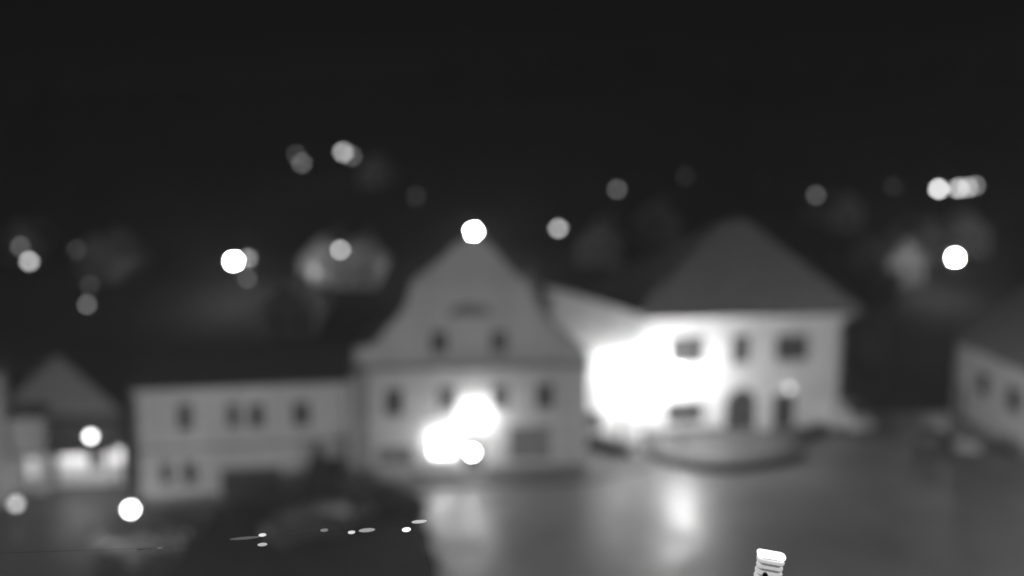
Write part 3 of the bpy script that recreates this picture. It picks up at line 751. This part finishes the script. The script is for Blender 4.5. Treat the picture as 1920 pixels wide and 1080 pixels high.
# ------------------------------------------------------------------ near things: ribbed object and row of glints, both with added glow, at the focus distance
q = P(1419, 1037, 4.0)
rl = thing('ribbed_object', 'small ribbed object with added glow and bright top cap rising from the bottom edge', 'lamp', (q.x, q.y, q.z - .6), 0)  # ribbed object of unknown kind, glow added to make it bright
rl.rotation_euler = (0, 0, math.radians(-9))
def rrect(prof, hx, hy, z0=0, n=6):
    """stack of rounded rectangles; prof = [(inset, z)]"""
    mb = MB(); rows = []
    for ins, z in prof:
        row = []; rc = max(.024 - ins, .002)
        for k, (sx, sy) in enumerate(((1, 1), (-1, 1), (-1, -1), (1, -1))):
            for i in range(n + 1):
                a = math.pi / 2 * (k + i / n); row.append((sx * (hx - ins - rc) + rc * math.cos(a), sy * (hy - ins - rc) + rc * math.sin(a), z0 + z))
        rows.append(row)
    for r0, r1 in zip(rows, rows[1:]):
        for k in range(len(r0)): q = (k + 1) % len(r0); mb.face([r0[k], r0[q], r1[q], r1[k]])
    mb.face(rows[-1]); return mb
zt = .6
rrect([(.004, -.008), (0, -.004), (0, .004), (.004, .009)], .071, .036, zt).build('glowing_cap', emit('added_cap_glow', 2), rl)  # bright top face made by added emission
M['glow_rib'] = mat('glowing_rib_plastic', .7, .35, .1, 30)
nt2 = M['glow_rib'].node_tree.nodes['Principled BSDF']; nt2.inputs['Emission Color'].default_value = (1, 1, 1, 1); nt2.inputs['Emission Strength'].default_value = .5  # emission added to brighten the ribs
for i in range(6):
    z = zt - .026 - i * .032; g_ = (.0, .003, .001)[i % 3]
    rrect([(.006 + g_, -.013), (.001 + g_, -.009), (g_, .002), (.005 + g_, .009), (.012, .012)], .069, .034, z).build('rib', M['glow_rib'], rl)
M['core'] = mat('glowing_core_plastic', .3, .5); nt2 = M['core'].node_tree.nodes['Principled BSDF']; nt2.inputs['Emission Color'].default_value = (1, 1, 1, 1); nt2.inputs['Emission Strength'].default_value = .14  # weaker emission added between the ribs
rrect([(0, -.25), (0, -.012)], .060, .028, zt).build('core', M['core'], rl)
k = MB(); k.tube((-.022, -.045, zt - .098), (-.022, -.031, zt - .098), .014, n=12); k.build('screw_knob', M['metal'], rl)
for c0 in rl.children: c0.rotation_euler = (0, math.radians(7), 0)
k = MB(); k.tube((.045, 0, -14.5), (.045, 0, zt - .27), .05, .03); k.build('pole', M['metal'], rl)
cable = thing('glint_cable', 'thin dark cable added across the bottom left to carry the glowing glints', 'cable', P(-80, 1046, 4.0))  # unseen cable, put in to hold the glints
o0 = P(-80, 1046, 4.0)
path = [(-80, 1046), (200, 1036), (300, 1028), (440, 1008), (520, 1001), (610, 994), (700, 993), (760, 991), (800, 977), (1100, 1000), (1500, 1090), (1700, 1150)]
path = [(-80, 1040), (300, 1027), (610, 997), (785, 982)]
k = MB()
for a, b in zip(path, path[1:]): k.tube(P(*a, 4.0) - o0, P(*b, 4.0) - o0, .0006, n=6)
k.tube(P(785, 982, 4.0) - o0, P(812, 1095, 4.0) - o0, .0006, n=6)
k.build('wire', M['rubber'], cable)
glint_specs = [(270, 1030, 34, 4, .05, 'leftmost faint flat glint of the glowing row'), (300, 1027, 10, 4, .12, 'tiny glowing glint at the right tip of the leftmost flat one'),
          (458, 1009, 58, 5, .10, 'long faint glowing glint left of the two stacked ones'), (492, 1003, 15, 6, .9, 'upper one of the two stacked small glowing glints'), (492, 1021, 19, 6, .5, 'lower one of the two stacked small glowing glints, hanging under the cable'),
          (608, 994, 15, 6, .2, 'single dim glowing glint midway along the cable'), (659, 998, 14, 6, .8, 'small glowing glint just left of the long tilted one'), (688, 994, 32, 7, .35, 'long tilted glowing glint right of the middle of the cable'),
          (762, 993, 17, 8, 1.6, 'brightest short glowing glint near the right end of the cable'), (786, 978, 30, 6, .6, 'flat glowing glint at the very right end of the cable')]
for px, py, l_, h_, e_, lab in glint_specs:  # bright glints made as blobs with their own added emission
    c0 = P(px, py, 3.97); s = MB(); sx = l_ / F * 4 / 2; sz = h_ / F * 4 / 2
    t = thing('glowing_glint', lab, 'light', c0, 0, 'small added glowing glints along the thin cable'); t.rotation_euler = (0, math.radians(-5), 0)
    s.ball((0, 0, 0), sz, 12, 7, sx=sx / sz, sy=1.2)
    s.build('glint_body', emit('added_glint_glow', e_), t, smooth=True)
    k = MB(); k.tube((0, 0, sz * .8), (0, 0, sz * 1.5), .0022, n=6); k.build('glint_stub', M['rubber'], t)

# ------------------------------------------------------------------ haze
hz = MB(); hz.box(-600, 600, -60, 800, -1.2, 130)
ho = hz.build('haze', bpy.data.materials.new('haze')); ho['kind'] = 'stuff'
m = ho.data.materials[0]; m.use_nodes = True; n = m.node_tree; n.nodes.clear()
o_ = n.nodes.new('ShaderNodeOutputMaterial'); v_ = n.nodes.new('ShaderNodeVolumePrincipled')
v_.inputs['Color'].default_value = (.9, .9, .9, 1); v_.inputs['Density'].default_value = 0.0013; v_.inputs['Anisotropy'].default_value = 0.2
n.links.new(v_.outputs[0], o_.inputs['Volume'])
